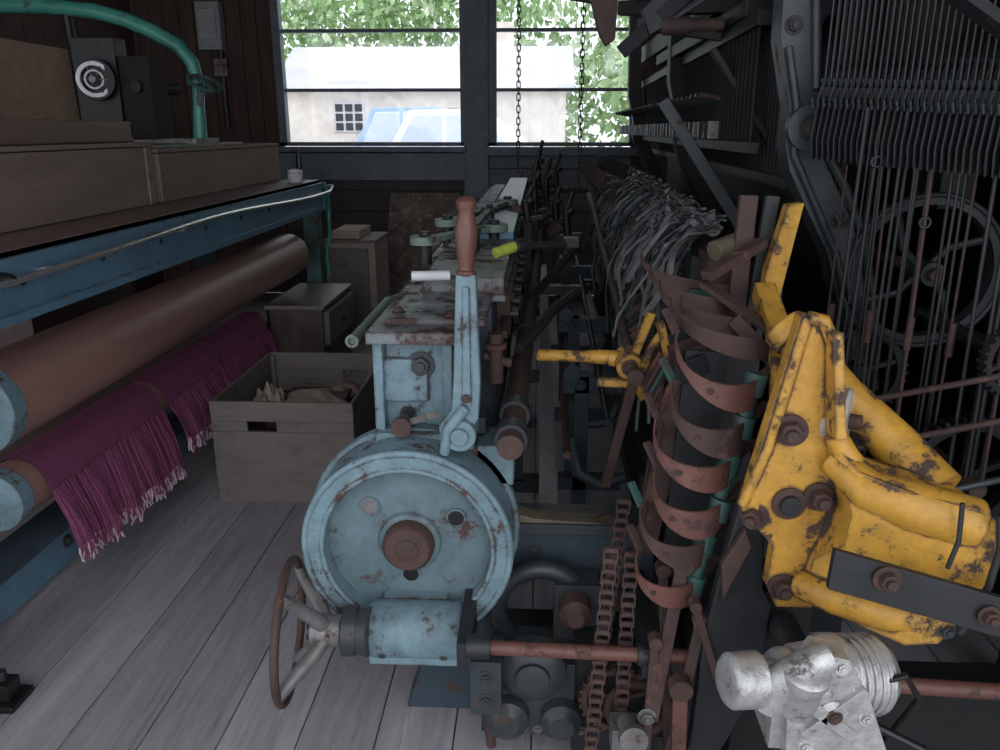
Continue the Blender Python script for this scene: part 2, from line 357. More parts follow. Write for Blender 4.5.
for i in range(4):
    t=math.radians(30+90*i); w_=a_*math.cos(t)+b_*math.sin(t)
    b.pipe([hc+w_*.153,hc+w_*.12+d*.02,hc+w_*.06+d*.06,hc+d*.09],[.013,.014,.017,.02],steel,12)
b.cyl(hc+d*.05,hc+d*.13,.036,steel); b.cyl(hc+d*.12,hc+d*.15,.055,irong); b.cyl(hc+d*.04,hc+d*.20,.02,irong)
b.lathe(hc+d*.11,(1,0,0),[(0,.03),(.02,.045),(.05,.05),(.07,.055)],irong,28)
b.done()
b=B('side_rods',.002,KM)
b.cyl((-.055,1.60,.845),(.010,5.2,.86),.029,rust)
for y in(1.64,1.80,2.6,3.4,4.2): b.cyl((-.055+(y-1.60)*.018,y,.846),(-.054+(y-1.60)*.018,y+.05,.847),.037,irong if y<2 else rust)
b.cyl((-.12,1.72,.70),(-.12,6.0,.70),.018,iron)
b.box((.012,1.95,.47),(.065,6.2,.50),palew); b.box((.012,1.95,.40),(.024,6.2,.47),irong)
for y in(2.4,3.6,5.0): b.box((-.14,y,.36),(.06,y+.05,.41),iron); b.box((-.12,y,.0),(-.07,y+.05,.40),iron); b.box((-.08,y,.4),(-.04,y+.03,.82),iron)
b.pipe([(-.48,2.0,.975),(-.48,2.5,.975),(-.42,2.62,.975),(-.36,2.62,.975)],.015,mint)
b.annulus((-.48,2.0,.975),(0,-1,0),.018,.010,.012,mint,20)
for y,z in((2.6,.70),(3.3,.74),(4.4,.78)):
    b.box((.13,y,0),(.18,y+.08,z),blade); b.box((.09,y,z-.06),(.30,y+.06,z),blade); b.ring((.2,y+.03,z-.10),(0,1,0),.08,.016,blade,24,10,180,360)
    b.bolt((.15,y,z-.03),(0,-1,0),.014,irong); b.cyl((.12,y-.03,z+.02),(.12,y+.1,z+.02),.03,blade)
    b.box((.08,y,.28),(.3,y+.05,.33),blade)
b.pipe([(.10,2.3,.60),(.13,2.3,.48),(.20,2.3,.44),(.28,2.3,.47)],.018,blade)
b.cyl((.09,2.1,.62),(.12,5.5,.66),.012,rust); b.cyl((.2,2.1,.72),(.24,5.5,.75),.010,iron)
b.done()
b=B('top_linkage',.003,KM)
def link(p0,p1,w,t,m,r):
    b.bar(p0,p1,w,t,m,up=(0,0,1))
    for p in(p0,p1): p=Vector(p); b.cyl(p-Vector((0,0,t*.7)),p+Vector((0,0,t*.7)),r,m); b.cyl(p+Vector((0,0,t*.7)),p+Vector((0,0,t*1.4)),r*.4,iron)
link((-.37,2.62,1.155),(-.16,2.90,1.165),.045,.02,mint,.05)
link((-.35,3.1,1.16),(-.15,3.9,1.17),.04,.02,mint,.05)
link((-.22,2.6,1.19),(-.20,3.3,1.19),.025,.016,irong,.035)
b.cyl((-.37,2.62,1.07),(-.37,2.62,1.15),.02,iron); b.cyl((-.16,2.90,1.07),(-.16,2.90,1.15),.02,iron); b.cyl((-.35,3.1,1.07),(-.35,3.1,1.16),.02,iron); b.cyl((-.15,3.9,1.07),(-.15,3.9,1.16),.02,iron)
b.cyl((-.21,2.6,1.12),(-.21,2.6,1.19),.02,iron); b.cyl((-.2,3.3,1.13),(-.2,3.3,1.19),.02,iron)
b.ring((-.30,3.7,1.15),(0,0,1),.06,.008,irong)
b.cyl((-.13,2.40,1.145),(-.07,2.45,1.16),.017,lime); b.cyl((-.06,2.44,1.16),(.12,2.60,1.15),.012,iron)
b.lathe((-.07,2.44,1.16),(.1,.08,0),[(0,.02),(.03,.024),(.06,.015)],iron)
b.box((.08,2.56,1.14),(.13,2.62,1.17),ironblk)
b.pipe([(-.05,2.1,.93),(.0,2.2,.96),(.05,2.3,1.0),(.12,2.45,1.02)],.014,iron); b.bar((-.02,2.7,.95),(.14,3.0,1.08),.03,.015,iron)
for (x,y,z,h) in((-.02,4.6,1.05,.35),(.05,5.3,1.05,.28),(-.05,3.7,1.1,.16),(.14,3.9,1.0,.22),(.0,6.0,1.08,.35),(.1,4.6,1.0,.2),(.12,5.6,1.1,.25)):
    b.box((x-.02,y-.02,z-.3),(x+.02,y+.02,z),ironblk); b.pipe([(x,y,z),(x-.01,y,z+h*.6),(x+.02,y,z+h)],[.022,.016,.012],ironblk); b.cyl((x,y,z+h*.55),(x+.02,y,z+h*.65),.025,ironblk); b.bar((x-.08,y,z),(x+.07,y,z+.02),.03,.02,ironblk)
    b.cyl((x-.09,y,z+.02),(x-.03,y,z+.06),.03,rust)
b.box((-.12,3.6,.78),(.2,3.66,.82),iron)
b.done()
pr=B('paper_roll',0,KM); pr.lathe((-.33,2.06,1.135),(1,.15,0),[(0,.006),(0,.013),(.10,.013),(.10,.006)],white,20); pr.done()
b=B('cross_frame',.005,KM)
b.box((-.10,1.80,.41),(.30,1.86,.56),blade); b.box((-.08,1.76,.555),(.30,1.88,.58),irong)
pts=[(-.10,.70),(-.085,.70),(-.075,.64),(-.05,.605),(0,.59),(.30,.575),(.30,.56),(-.10,.56)]
b.xz(pts,1.77,.05,olive)
b.bolt((.0,1.80,.49),(0,-1,0),.012,irong); b.bolt((.24,1.80,.49),(0,-1,0),.012,irong)
b.ring((.02,1.74,.36),(0,1,0),.11,.024,irong,40); b.ring((.2,1.85,.33),(0,1,0),.09,.018,irong,40)
b.box((-.13,1.72,0),(.34,1.98,.20),iron); b.box((-.10,1.6,.10),(.10,1.75,.30),irong)
b.lathe((.0,1.60,.30),(0,-1,0),[(0,.08),(.03,.078),(.045,.06),(.05,.04),(.06,.038),(.065,.02)],irong,32)
b.lathe((-.06,1.60,.16),(0,-1,0),[(0,.055),(.03,.052),(.05,.03)],irong,28)
b.lathe((.07,1.60,.16),(0,-1,0),[(0,.05),(.03,.048),(.05,.03)],irong,28)
b.box((-.14,1.52,.22),(-.07,1.62,.36),irong); b.bolt((-.105,1.52,.32),(0,-1,0),.012,irong)
b.bolt((-.105,1.52,.26),(0,-1,0),.012,irong)
for i in range(5): b.bolt((-.02+i*.035,1.6,.115),(0,-1,0),.008,steel)
b.box((.10,1.62,0),(.30,1.75,.34),iron); b.ring((.25,1.58,.2),(0,1,0),.07,.012,rust)
b.gear((.2,1.60,.22),(0,-1,0),.085,26,.02,rust)
b.box((.05,1.7,.3),(.16,1.78,.45),irong); b.lathe((.1,1.7,.4),(0,-1,0),[(0,.04),(.05,.038),(.07,.02)],rust,24)
b.cyl((-.14,1.45,.452),(.42,1.45,.44),.0155,rustred); b.cyl((-.14,1.45,.452),(-.09,1.45,.452),.026,iron); b.cyl((.22,1.45,.445),(.27,1.45,.445),.024,iron)
b.cyl((.6,1.35,.47),(1.3,1.35,.44),.016,rustred)
b.box((-.16,1.43,.42),(-.13,1.75,.47),iron); b.box((.23,1.43,.40),(.27,1.75,.47),iron)
b.pipe([(-.14,1.60,.40),(-.12,1.62,.2),(-.10,1.65,.02)],.012,rust)
b.done()
b=B('drive_chain',0,KM)
def rchain(p0,p1,n,up):
    p0=Vector(p0);p1=Vector(p1); d,a_,b_=b.frame(p1-p0,up); st=(p1-p0).length/n
    for i in range(n):
        q=p0+d*st*i
        b.cyl(q-a_*.014,q+a_*.014,.007,rust,n=10)
        o=.011 if i%2 else .014
        for s_ in(-1,1): b.bar(q+a_*o*s_-d*.004,q+d*(st+.004)+a_*o*s_,.003,.014,rust,up=b_)
rchain((.16,1.50,.66),(.12,1.45,.0),28,(0,-1,0)); rchain((.205,1.52,.64),(.19,1.46,.0),28,(0,-1,0)); rchain((.20,1.65,.70),(.17,1.65,.35),15,(0,-1,0))
b.done()
b=B('rusty_levers',.002,KM)
for p0,p1,w_ in(((.30,1.45,.66),(.25,1.40,.32),.026),((.34,1.42,.55),(.28,1.38,.20),.022),((.27,1.5,.62),(.30,1.42,.15),.02),((.36,1.45,.5),(.33,1.38,.1),.02),((.23,1.8,.95),(.18,1.9,.62),.024),((.26,2.0,.92),(.2,2.1,.55),.025),((.32,1.40,.60),(.38,1.38,.42),.015),((.30,1.38,.42),(.31,1.36,.05),.03),((.25,1.42,.5),(.235,1.38,.1),.018)):
    b.bar(p0,p1,w_,.01,rustred if R(0,1)<.3 else rust,up=(0,-1,0)); b.cyl(Vector(p0)-Vector((0,.015,0)),Vector(p0)+Vector((0,.015,0)),w_*.8,rust)
b.lathe((.20,1.42,.30),(.1,-1,.2),[(0,.02),(.05,.02),(.06,.03),(.08,.03)],steel,16); b.box((.17,1.40,.22),(.23,1.46,.29),steel)
b.bolt((.24,1.40,.33),(0,-1,0),.014,steel); b.bolt((.28,1.38,.21),(0,-1,0),.014,steel)
b.done()
b=B('curved_sinker_plates',.0015,KM)
T0=Vector((.425,1.50,1.04)); T1=Vector((.325,1.46,.60))
b.cyl(T0,T1,.014,teal); td=(T1-T0).normalized()
def band(q,rr,h,a0,a1,mat,lift=.02,sag=.018,asp=1.15):
    cc=q+Vector((-rr*.94*asp,.01,.0)); pts=[]
    for j in range(17):
        t=math.radians(a0+(a1-a0)*j/16); pts.append(cc+Vector((math.cos(t)*rr*asp,math.sin(t)*rr*.9,-sag*math.sin(math.pi*j/16)+lift*(j/16)**1.3)))
    vs=[];fs=[]
    for j,p in enumerate(pts):
        nrm=(p-cc).normalized()
        hh=h*(.40+.60*math.sin(math.pi*min(1,(j+3)/15)))
        for dz,dn in((-hh/2,0),(hh/2,0),(hh/2,.005),(-hh/2,.005)): vs.append(p+Vector((0,0,dz))+nrm*dn)
    for j in range(16):
        for k_ in range(4): fs.append((j*4+k_,j*4+(k_+1)%4,j*4+4+(k_+1)%4,j*4+4+k_))
    fs+= [(0,1,2,3),(67,66,65,64)]
    b.add(vs,fs,mat); return pts
cfg=[(.068,.055,.085,.04),(.062,.060,.07,.042),(.066,.055,.075,.035),(.058,.06,.065,.035),(.058,.055,.06,.03),(.052,.05,.05,.025)]
for i,(rr,h,lift,sag) in enumerate(cfg):
    q=T0.lerp(T1,i/5.3+.03)+Vector((R(-.004,.008),R(-.01,.01),R(-.006,.006))); b.cyl(q-td*.022,q+td*.022,.022,teal)
    pts=band(q,rr,h,R(-15,5),-185-R(0,30),rustred if i%3!=1 else rust,lift,sag)
    e=pts[-1]; b.bar(e,e+Vector((.03,.14,.04)),.035,.006,rust,up=(1,0,0)); b.bolt(pts[9]+Vector((0,-.004,0)),(-.3,-1,0),.005,rust)
    b.bar(e+Vector((0,.0,.01)),e+Vector((-.02,.03,.05)),.014,.010,teal if i%3==1 else rust)
    b.bar(q+Vector((.01,.0,.01)),q+Vector((.06,.06,.03)),.02,.008,rust)
for i in range(4):
    q=Vector((.47-.01*i,1.60+.09*i,1.08+.02*i)); band(q,.085,.045,-20,-190,rust,.085,.01,1.2)
b.bar((.31,1.66,1.0),(.25,1.64,.58),.05,.012,rust,up=(0,-1,0)); b.bar((.36,1.66,1.05),(.33,1.6,.55),.09,.012,iron,up=(0,-1,0))
b.done()
b=B('sinker_head_row',.002,KM)
b.bar((.50,2.0,1.10),(.56,6.3,1.12),.22,.08,ironblk,up=(0,0,1))
b.cyl((.46,2.15,1.25),(.58,6.2,1.26),.020,olive); b.cyl((.225,1.9,.985),(.30,4.8,1.14),.013,rust); b.cyl((.27,1.9,.93),(.36,6,1.05),.016,rust)
b.cyl((.33,2.0,1.10),(.42,6,1.14),.012,iron)
y=1.95
while y<6:
    ox=(y-1.9)*.025; 
    b.bar((.235+ox,y,1.0+(y-1.9)*.035),(.40+ox,y+.03,1.13),.012,.02,rust if R(0,1)<.5 else ironblk)
    b.bar((.27+ox,y,.95),(.42+ox,y+.01,.90+R(-.03,.03)),.01,.035,rust if R(0,1)<.4 else iron)
    if R(0,1)<.5: b.bar((.30+ox,y,.96),(.33+ox,y,.70),.01,.02,ironblk)
    y+=.05
for i in range(16):
    y=4.1+i*.13; b.box((.36,y,1.14),(.44,y+.05,1.18+R(0,.08)),ironblk); b.pipe([(.36,y,1.15),(.30,y,1.22),(.33,y,1.3)],.007,rust); b.pipe([(.46,y,1.2),(.42,y+.03,1.27),(.44,y,1.33)],.008,ironblk)
for i in range(12):
    y=1.62+i*.05; b.bar((.275+i*.008,y,1.0+i*.012),(.36+i*.01,y+.02,1.03+i*.01),.008,.045,rust if i%3 else iron); b.bar((.295,y,1.0),(.25,y-.02,.92),.01,.022,rustred if i%4==0 else (teal if i%4==2 else rust))
b.bar((.40,1.62,1.13),(.50,1.60,1.03),.03,.012,rust,up=(0,-1,0)); b.bar((.36,1.75,1.18),(.52,1.60,1.08),.035,.012,rust)
b.box((.34,1.78,1.12),(.39,1.83,1.16),teal); b.box((.40,1.9,1.08),(.50,2.02,1.22),rust); b.box((.38,2.0,1.05),(.44,2.1,1.20),iron)
for y in(2.1,3.6,5.2): b.box((.42,y,.0),(.60,y+.08,1.1),ironblk); b.box((.3,y,.5),(.45,y+.05,.56),iron)
b.box((.34,1.9,.25),(.40,6.2,.32),ironblk); b.box((.44,2.0,0.02),(.46,6.2,1.1),ironblk)
b.done()
b=B('yarn_strands',0,KM)
for i in range(460):
    y=R(2.05,5.2); ox=(y-2)*.03; x=.45+ox+R(-.04,.04); ln=R(.35,1.15); a1=R(.012,.042); f1=R(5,12); ph=R(0,6.28)
    tail=R(.08,.30) if R(0,1)<.35 else R(0,.04); p=[]; sl=R(-.30,.24)
    for j in range(14):
        u=j/13*ln
        bx=x-.20*min(1,u)**.9; bz=1.268+.03*math.sin(u*3)-.22*u**1.5-tail*max(0,u-.6)*2
        p.append((bx+a1*.6*math.sin(f1*u*1.3+ph),y+sl*u+a1*math.sin(f1*u+ph)*1.8,bz+a1*.6*math.cos(f1*u+ph)))
    b.pipe(p,R(.003,.009),rag_m if R(0,1)<.7 else irong,5,flat=R(.3,1))
b.done()
b=B('yellow_handle',.003,KM)
b.lathe((-.005,1.92,.965),(1,0,-.02),[(0,.008),(.01,.015),(.12,.014),(.16,.018),(.2,.018)],yellow,18)
b.cyl((.18,1.92,.96),(.26,1.90,.95),.02,yellow); b.cyl((.225,1.87,.95),(.225,1.96,.95),.032,yellow)
b.bar((.215,1.90,.98),(.27,1.85,.88),.03,.03,yellow); b.bar((.23,1.9,.95),(.275,1.9,1.08),.02,.02,yellow); b.bar((.15,1.91,.90),(.26,1.9,.90),.02,.02,yellow); b.bar((.28,1.8,1.08),(.31,1.8,.98),.02,.02,yellow)
b.pipe([(.27,1.88,.88),(.25,1.86,.93),(.27,1.85,1.0),(.30,1.84,1.06)],.010,yellow)
b.bolt((.225,1.87,.95),(0,-1,0),.014,rust); b.box((.22,1.92,.9),(.30,1.98,.96),rust)
b.done()
# yellow bracket
b=B('yellow_bracket',.008,KM)
front=[(.440,1.205),(.470,1.200),(.495,1.17),(.500,1.06),(.515,1.00),(.560,.945),(.575,.90),(.570,.80),(.550,.70),(.52,.645),(.455,.645),(.432,.69),(.437,.77),(.372,.845),(.378,.875)]
b.xz(front,1.33,.03,yellow)
b.bar((.492,1.32,1.18),(.512,1.30,1.0),.018,.05,yellow,up=(0,-1,0)); b.pipe([(.512,1.31,1.0),(.535,1.30,.965),(.565,1.29,.93)],.02,yellow)
b.pipe([(.375,1.335,.85),(.41,1.33,.97),(.452,1.33,1.20)],.009,yellow); b.pipe([(.452,1.33,1.20),(.478,1.33,1.195),(.497,1.33,1.16)],.012,yellow)
b.prism([(.505,1.31,.99),(.54,1.25,.955),(.60,1.20,.945),(.70,1.185,.925),(.735,1.185,.905),(.75,1.185,.82),(.72,1.185,.74),(.68,1.185,.675),(.625,1.185,.67),(.53,1.24,.69),(.49,1.31,.68),(.505,1.31,.76),(.53,1.25,.82),(.535,1.25,.88)],(0,.115,0),yellow)
b.pipe([(.52,1.32,.950),(.56,1.26,.920),(.62,1.225,.910),(.72,1.215,.885)],[.026,.036,.042,.042],yellow,24)
b.pipe([(.49,1.32,.70),(.53,1.26,.715),(.60,1.22,.715),(.66,1.215,.705)],[.026,.032,.034,.032],yellow,24)
b.pipe([(.725,1.165,.925),(.733,1.16,.87),(.728,1.162,.80),(.70,1.165,.71)],.006,iron)
b.pipe([(.665,1.165,.945),(.668,1.162,.88),(.66,1.165,.83)],.004,iron)
b.pipe([(.49,1.50,1.12),(.57,1.44,1.03),(.65,1.38,.955),(.70,1.30,.90)],[.036,.038,.042,.044],yellow,24); b.cyl((.49,1.5,1.12),(.47,1.52,1.14),.042,yellow)
b.xz([(.53,.87),(.548,.87),(.545,.79),(.525,.75),(.518,.80)],1.322,.012,rust)
b.bolt((.445,1.33,1.00),(-.2,-1,0),.020,rust,.03); b.bolt((.505,1.33,.875),(0,-1,0),.018,rust,.03); b.bolt((.46,1.33,.69),(0,-1,0),.018,rust,.025); b.bolt((.40,1.34,.83),(-.5,-1,0),.018,rust,.03)
b.cyl((.455,1.33,.86),(.455,1.322,.86),.030,rust); b.cyl((.455,1.33,.86),(.455,1.31,.86),.018,iron)
b.prism([(.475,1.150,.865),(.472,1.150,.795),(.735,1.12,.735),(.745,1.12,.80)],(0,.014,0),iron)
b.bolt((.555,1.14,.825),(0,-1,0),.015,rust,.02)
b.bolt((.71,1.12,.775),(0,-1,0),.012,rust,.016)
b.bolt((.69,1.19,.70),(.2,-1,0),.012,irong)
b.done()
b=B('grooved_pulley',.001,KM)
b.lathe((.515,1.385,1.005),(1,-.50,.0),[(0,.02),(0,.056),(.008,.060),(.016,.056),(.020,.048),(.028,.048),(.032,.056),(.040,.060),(.046,.056),(.046,.02)],dullwhite,48)
b.cyl((.49,1.40,1.005),(.575,1.355,1.005),.014,rust)
b.done()
b=B('yellow_arm',.005,KM)
b.prism([(.535,1.78,1.345),(.570,1.78,1.35),(.560,1.80,1.25),(.545,1.80,1.14),(.50,1.78,1.12),(.505,1.79,1.2)],(0,.035,0),yellow)
b.bar((.50,1.78,1.16),(.49,1.55,1.08),.045,.04,yellow); b.bar((.49,1.6,1.1),(.46,1.45,1.02),.04,.03,yellow); b.bolt((.50,1.6,1.11),(0,-.3,1),.016,rust)
b.bar((.36,1.72,1.2),(.5,1.82,1.26),.03,.02,rust); b.bar((.47,1.86,1.36),(.46,1.85,1.1),.04,.02,rust,up=(0,-1,0)); b.bar((.52,1.85,1.36),(.5,1.85,1.1),.03,.02,iron,up=(0,-1,0))
b.cyl((.40,1.85,1.235),(.49,1.9,1.26),.024,olive)
b.done()
b=B('slanted_side_plate',.005,KM)
b.xz([(.395,.86),(.44,.78),(.45,.64),(.47,.60),(.46,.40),(.38,.2),(.33,.2),(.345,.55)],1.40,.03,iron)
b.box((.42,1.42,0),(.56,1.56,.62),ironblk); b.xz([(.36,.70),(.40,.78),(.415,.74),(.37,.62)],1.38,.02,rust)
b.box((.5,1.45,0),(1.2,1.52,.4),ironblk)
b.done()
# aluminium gearbox
b=B('aluminium_gear_unit',.004,KM)
kx=Vector((.325,1.12,.64))
ax=Vector((1,.25,-.10)).normalized()
b.lathe(kx-ax*.01,ax,[(0,.032),(.002,.040),(.008,.045),(.055,.046),(.06,.041),(.065,.03),(.085,.03),(.09,.046),(.098,.05),(.11,.05)],silver,40)
b.lathe(kx+ax*.11,ax,[(0,.050),(.006,.055),(.06,.060),(.065,.070),(.08,.070),(.085,.062),(.15,.066),(.17,.05)],silver,40)
for i in range(4): b.annulus(kx+ax*(.205+.014*i),ax,.068,.05,.006,silver,36)
b.pipe([(.385,1.12,.60),(.40,1.11,.65),(.43,1.10,.685),(.47,1.11,.70)],[.03,.028,.026,.024],silver,20)
b.lathe((.43,1.12,.60),(.05,-.3,1),[(0,.036),(.06,.034),(.07,.038),(.085,.038),(.09,.03)],silver,28)
b.lathe((.50,1.15,.52),(-.1,0,1),[(0,.04),(.16,.036),(.175,.026)],silver,28)
b.box((.40,1.13,.50),(.55,1.22,.62),silver); b.xz([(.41,.64),(.45,.71),(.50,.70),(.54,.63),(.58,.53),(.42,.50)],1.10,.05,silver)
for p in((.425,1.10,.66),(.49,1.10,.685),(.54,1.10,.59),(.45,1.10,.53)): b.bolt(p,(0,-1,.2),.009,silver)
b.lathe((.485,1.10,.60),(0,-1,.1),[(0,.024),(.006,.024),(.010,.016)],silver,28); b.bolt((.485,1.09,.60),(0,-1,.1),.009,rust)
b.bar((.43,1.095,.63),(.52,1.095,.56),.02,.012,silver,up=(0,-1,0)); b.bar((.44,1.095,.56),(.53,1.095,.65),.014,.012,silver,up=(0,-1,0))
b.box((.42,1.16,.36),(.54,1.22,.51),iron); b.cyl((.48,1.18,.36),(.48,1.18,0),.03,iron); b.cyl((.5,1.2,.55),(.5,1.45,.55),.03,iron)
b.pipe([(.56,1.16,.54),(.66,1.14,.50),(.70,1.1,.42),(.68,1.1,.30),(.72,1.12,0.02)],.008,black)
b.pipe([(.55,1.14,.62),(.60,1.12,.66),(.64,1.14,.60),(.62,1.2,.45)],.006,black)
b.done()
# dark upright frame (head)
b=B('cast_side_frames',.008,KM)
for y in(2.2,4.0,5.8):
    pts=[(.575,2.6),(.66,2.6),(.675,1.9),(.70,1.62),(.735,1.52),(.735,1.44),(.78,1.36),(.84,1.26),(.905,1.05),(.94,.80),(.96,0),(.86,0),(.87,.75),(.84,1.0),(.78,1.18),(.71,1.30),(.655,1.40),(.64,1.46),(.64,1.56),(.60,1.72)]
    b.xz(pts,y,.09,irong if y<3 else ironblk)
b.annulus((.688,2.19,1.505),(0,-1,0),.058,.03,.03,irong,36); b.bolt((.688,2.18,1.505),(0,-1,0),.020,rust); b.cyl((.688,2.2,1.505),(.688,2.165,1.505),.032,iron)
b.pipe([(.66,2.19,2.4),(.672,2.19,1.85),(.70,2.19,1.6)],.012,irong)
b.pipe([(.735,2.19,1.46),(.80,2.19,1.36),(.87,2.19,1.22),(.92,2.19,1.02),(.95,2.19,.80)],.012,irong)
b.pipe([(.62,2.19,1.70),(.655,2.19,1.56),(.66,2.19,1.44),(.73,2.19,1.31),(.80,2.19,1.18),(.855,2.19,1.0),(.88,2.19,.75)],.010,irong)
b.bolt((.80,2.2,1.27),(0,-1,0),.016,iron); b.bolt((.63,2.2,1.75),(0,-1,0),.016,iron)
for z,x in((1.95,.70),(2.3,.6),(1.30,1.05),(.55,1.0)): b.box((x,2.2,z),(x+.09,6.4,z+.10),ironblk)
b.box((.64,2.22,1.95),(2.0,2.3,2.1),ironblk); b.box((1.25,1.7,0),(1.4,1.9,2.6),ironblk)
b.xz([(.66,1.95),(.95,1.95),(.90,1.88),(.75,1.84),(.69,1.7)],2.24,.04,ironblk)
b.box((1.55,1.5,0),(1.6,6.4,2.4),ironblk); b.box((.98,2.5,0),(1.0,6.4,1.9),ironblk)
b.done()
b=B('needle_bars',0,KM)
for X,z0,z1,st in((.62,1.45,1.80,.06),(.74,1.35,1.85,.045),(.90,1.3,1.9,.05)):
    y=2.5
    while y<6.6:
        b.cyl((X+(y-2.5)*.03,y,z0+R(-.02,.02)),(X+(y-2.5)*.03,y,z1),.006,ironblk,n=6); y+=st
    b.bar((X,2.45,z1),(X+.12,6.6,z1),.04,.04,ironblk); b.bar((X,2.45,z0),(X+.12,6.6,z0),.03,.03,ironblk)
for i in range(34):
    y=3+i*.1; b.box((.60,y,1.47),(.635,y+.03,1.53),irong if i%3 else steel); b.cyl((.56,y,1.62),(.66,y,1.60),.008,irong if i%3 else rust,n=8)
A=Vector((.70,2.12,1.57)); Z=Vector((1.14,1.58,1.53)); n=46
b.bar(A+Vector((0,0,.02)),Z+Vector((0,0,.02)),.04,.02,ironblk); b.bar(A+Vector((0,0,.40)),Z+Vector((0,0,.40)),.04,.04,ironblk); b.bar(A+Vector((.03,.05,-.02)),Z+Vector((.03,.05,-.02)),.03,.08,ironblk)
dd=(Z-A).normalized(); side=Vector((dd.y,-dd.x,0))
for i in range(n):
    q=A.lerp(Z,(i+.5)/n)
    for k_ in range(4):
        b.cyl(q+side*(.02-.03*k_)+Vector((0,0,-.02+.02*k_)),q+side*(.02-.03*k_)+Vector((0,0,.38)),.0028,ironblk if k_ else iron,n=5)
        if k_<3:
            e=q+side*(.03-.035*k_)+Vector((0,0,.03+.045*k_))
            b.pipe([e,e+side*.012+Vector((0,0,-.035)),e+side*.03+Vector((0,0,-.045)),e+side*.038+Vector((0,0,-.025))],.0032,iron if i%2 else irong,6)
    b.prism([q+side*.03+Vector((0,0,.0)),q+side*.042+Vector((0,0,-.01)),q+side*.055+Vector((0,0,-.09)),q+side*.045+Vector((0,0,-.14)),q+side*.030+Vector((0,0,-.135)),q+side*.026+Vector((0,0,-.06))],dd*.004,iron)
b.done()
b=B('pull_rods',0,KM)
for i in range(26):
    u=i/25+R(-.015,.015)
    x=.74+.28*u; y=1.97-.26*u+R(-.02,.06); zt=1.55 if i%4 else 1.42
    b.cyl((x,y,zt),(x+R(-.012,.02),y,.62+R(-.25,.15)),R(.002,.006),rust if i%6==0 else (iron if i%2 else ironblk),n=8)
    if i%6==0: b.cyl((x+.004,y,1.0),(x+.005,y,1.08),.009,rust,n=10)
    if i%3==0: b.ring((x,y-.005,zt-.12),(0,1,0),.012,.003,iron,16,6)
b.bar((.80,1.90,.66),(.98,1.73,.60),.02,.03,iron)
b.cyl((.68,1.75,.90),(1.1,1.5,1.10),.007,rust,n=10); b.cyl((.72,1.7,.82),(1.15,1.5,1.02),.007,rust,n=10); b.cyl((.7,1.6,.72),(1.2,1.6,.85),.008,irong,n=10)
b.bar((.78,1.82,1.80),(1.12,1.60,1.50),.02,.06,iron,up=(0,-1,0))
b.done()
b=B('spoked_gears',.001,KM)
b.annulus((.97,2.08,1.16),(0,-1,0),.19,.165,.04,iron,56); b.ring((.97,2.04,1.16),(0,1,0),.19,.007,iron)
for i in range(4):
    t=i*math.pi/2+.5; b.pipe([(.97,2.06,1.16),(.97+.08*math.cos(t+.3),2.06,1.16+.08*math.sin(t+.3)),(.97+.17*math.cos(t),2.06,1.16+.17*math.sin(t))],.010,iron,8)
b.cyl((.97,2.1,1.16),(.97,2.0,1.16),.03,iron)
b.gear((1.05,1.75,1.02),(0.2,-1,0),.085,30,.025,iron,4); b.gear((1.0,1.8,.72),(.1,-1,0),.14,44,.03,ironblk,5); b.ring((1.05,1.6,.72),(1,-.6,0),.12,.016,irong)
b.gear((.86,2.12,.88),(0,-1,0),.12,36,.03,ironblk,5)
b.cyl((.97,2.5,1.16),(.97,1.98,1.16),.016,rust); b.cyl((1.0,2.4,.72),(1.0,1.7,.72),.02,rust); b.cyl((1.05,2.2,1.02),(1.05,1.7,1.02),.018,iron)
b.done()
b=B('overhead_arm',.006,KM)
b.prism([(-.05,3,1.955),(.17,3,1.92),(.20,3,1.82),(.225,3,1.78),(.255,3,1.80),(.26,3,1.93),(.30,3,2.1),(-.05,3,2.0)],(0,.06,0),rust)
b.bar((.28,3.0,1.76),(.62,2.7,2.05),.05,.03,iron,up=(0,-1,0)); b.bar((.30,3.4,1.95),(.8,3.2,1.93),.05,.05,ironblk); b.bar((.2,3.03,2.05),(.70,3.03,2.12),.06,.06,ironblk)
b.bar((.34,3.1,1.86),(.70,3.0,1.80),.05,.04,iron); b.lathe((.40,2.9,1.83),(1,-.2,0),[(0,.03),(.08,.03),(.10,.02),(.2,.02)],rust)
b.prism([(.33,2.9,1.88),(.36,2.9,1.80),(.62,2.8,1.95),(.66,2.8,2.2)],(0,.03,0),iron)
b.bar((.43,3.0,1.60),(.74,3.0,1.16),.008,.045,irong,up=(1,0,.7))
b.bar((.55,2.8,1.75),(.80,2.8,1.40),.02,.05,iron,up=(0,-1,0))
b.box((.60,2.6,1.82),(.95,4.5,1.87),ironblk)
b.done()

# ---------------------------------------------------------------- left machine
LM=empty('warp_beam_machine')
b=B('machine_body',.006,LM)
b.box((-1.50,1.15,1.02),(-1.42,5.32,1.17),dblue); b.box((-2.35,1.15,1.165),(-1.44,5.32,1.188),slab_w)
b.bar((-1.47,1.15,1.175),(-1.47,5.32,1.175),.06,.02,dblue)
b.box((-1.52,1.15,1.00),(-1.40,5.32,1.025),dblue)
for y in(1.2,5.3):
    b.box((-2.3,y,.0),(-2.2,y+.09,1.17),blade); b.box((-1.56,y,.0),(-1.46,y+.09,1.05),teal); b.box((-2.3,y,.12),(-1.46,y+.06,.22),blade)
b.pipe([(-1.42,5.34,1.17),(-1.40,5.36,1.1),(-1.40,5.36,.85),(-1.43,5.36,.7),(-1.42,5.36,.55)],.014,green)
b.ring((-1.40,5.32,1.05),(1,0,0),.06,.010,green)
b.box((-1.72,1.15,.04),(-1.64,5.35,.20),dblue); b.box((-1.74,1.15,.19),(-1.60,5.35,.215),blade)
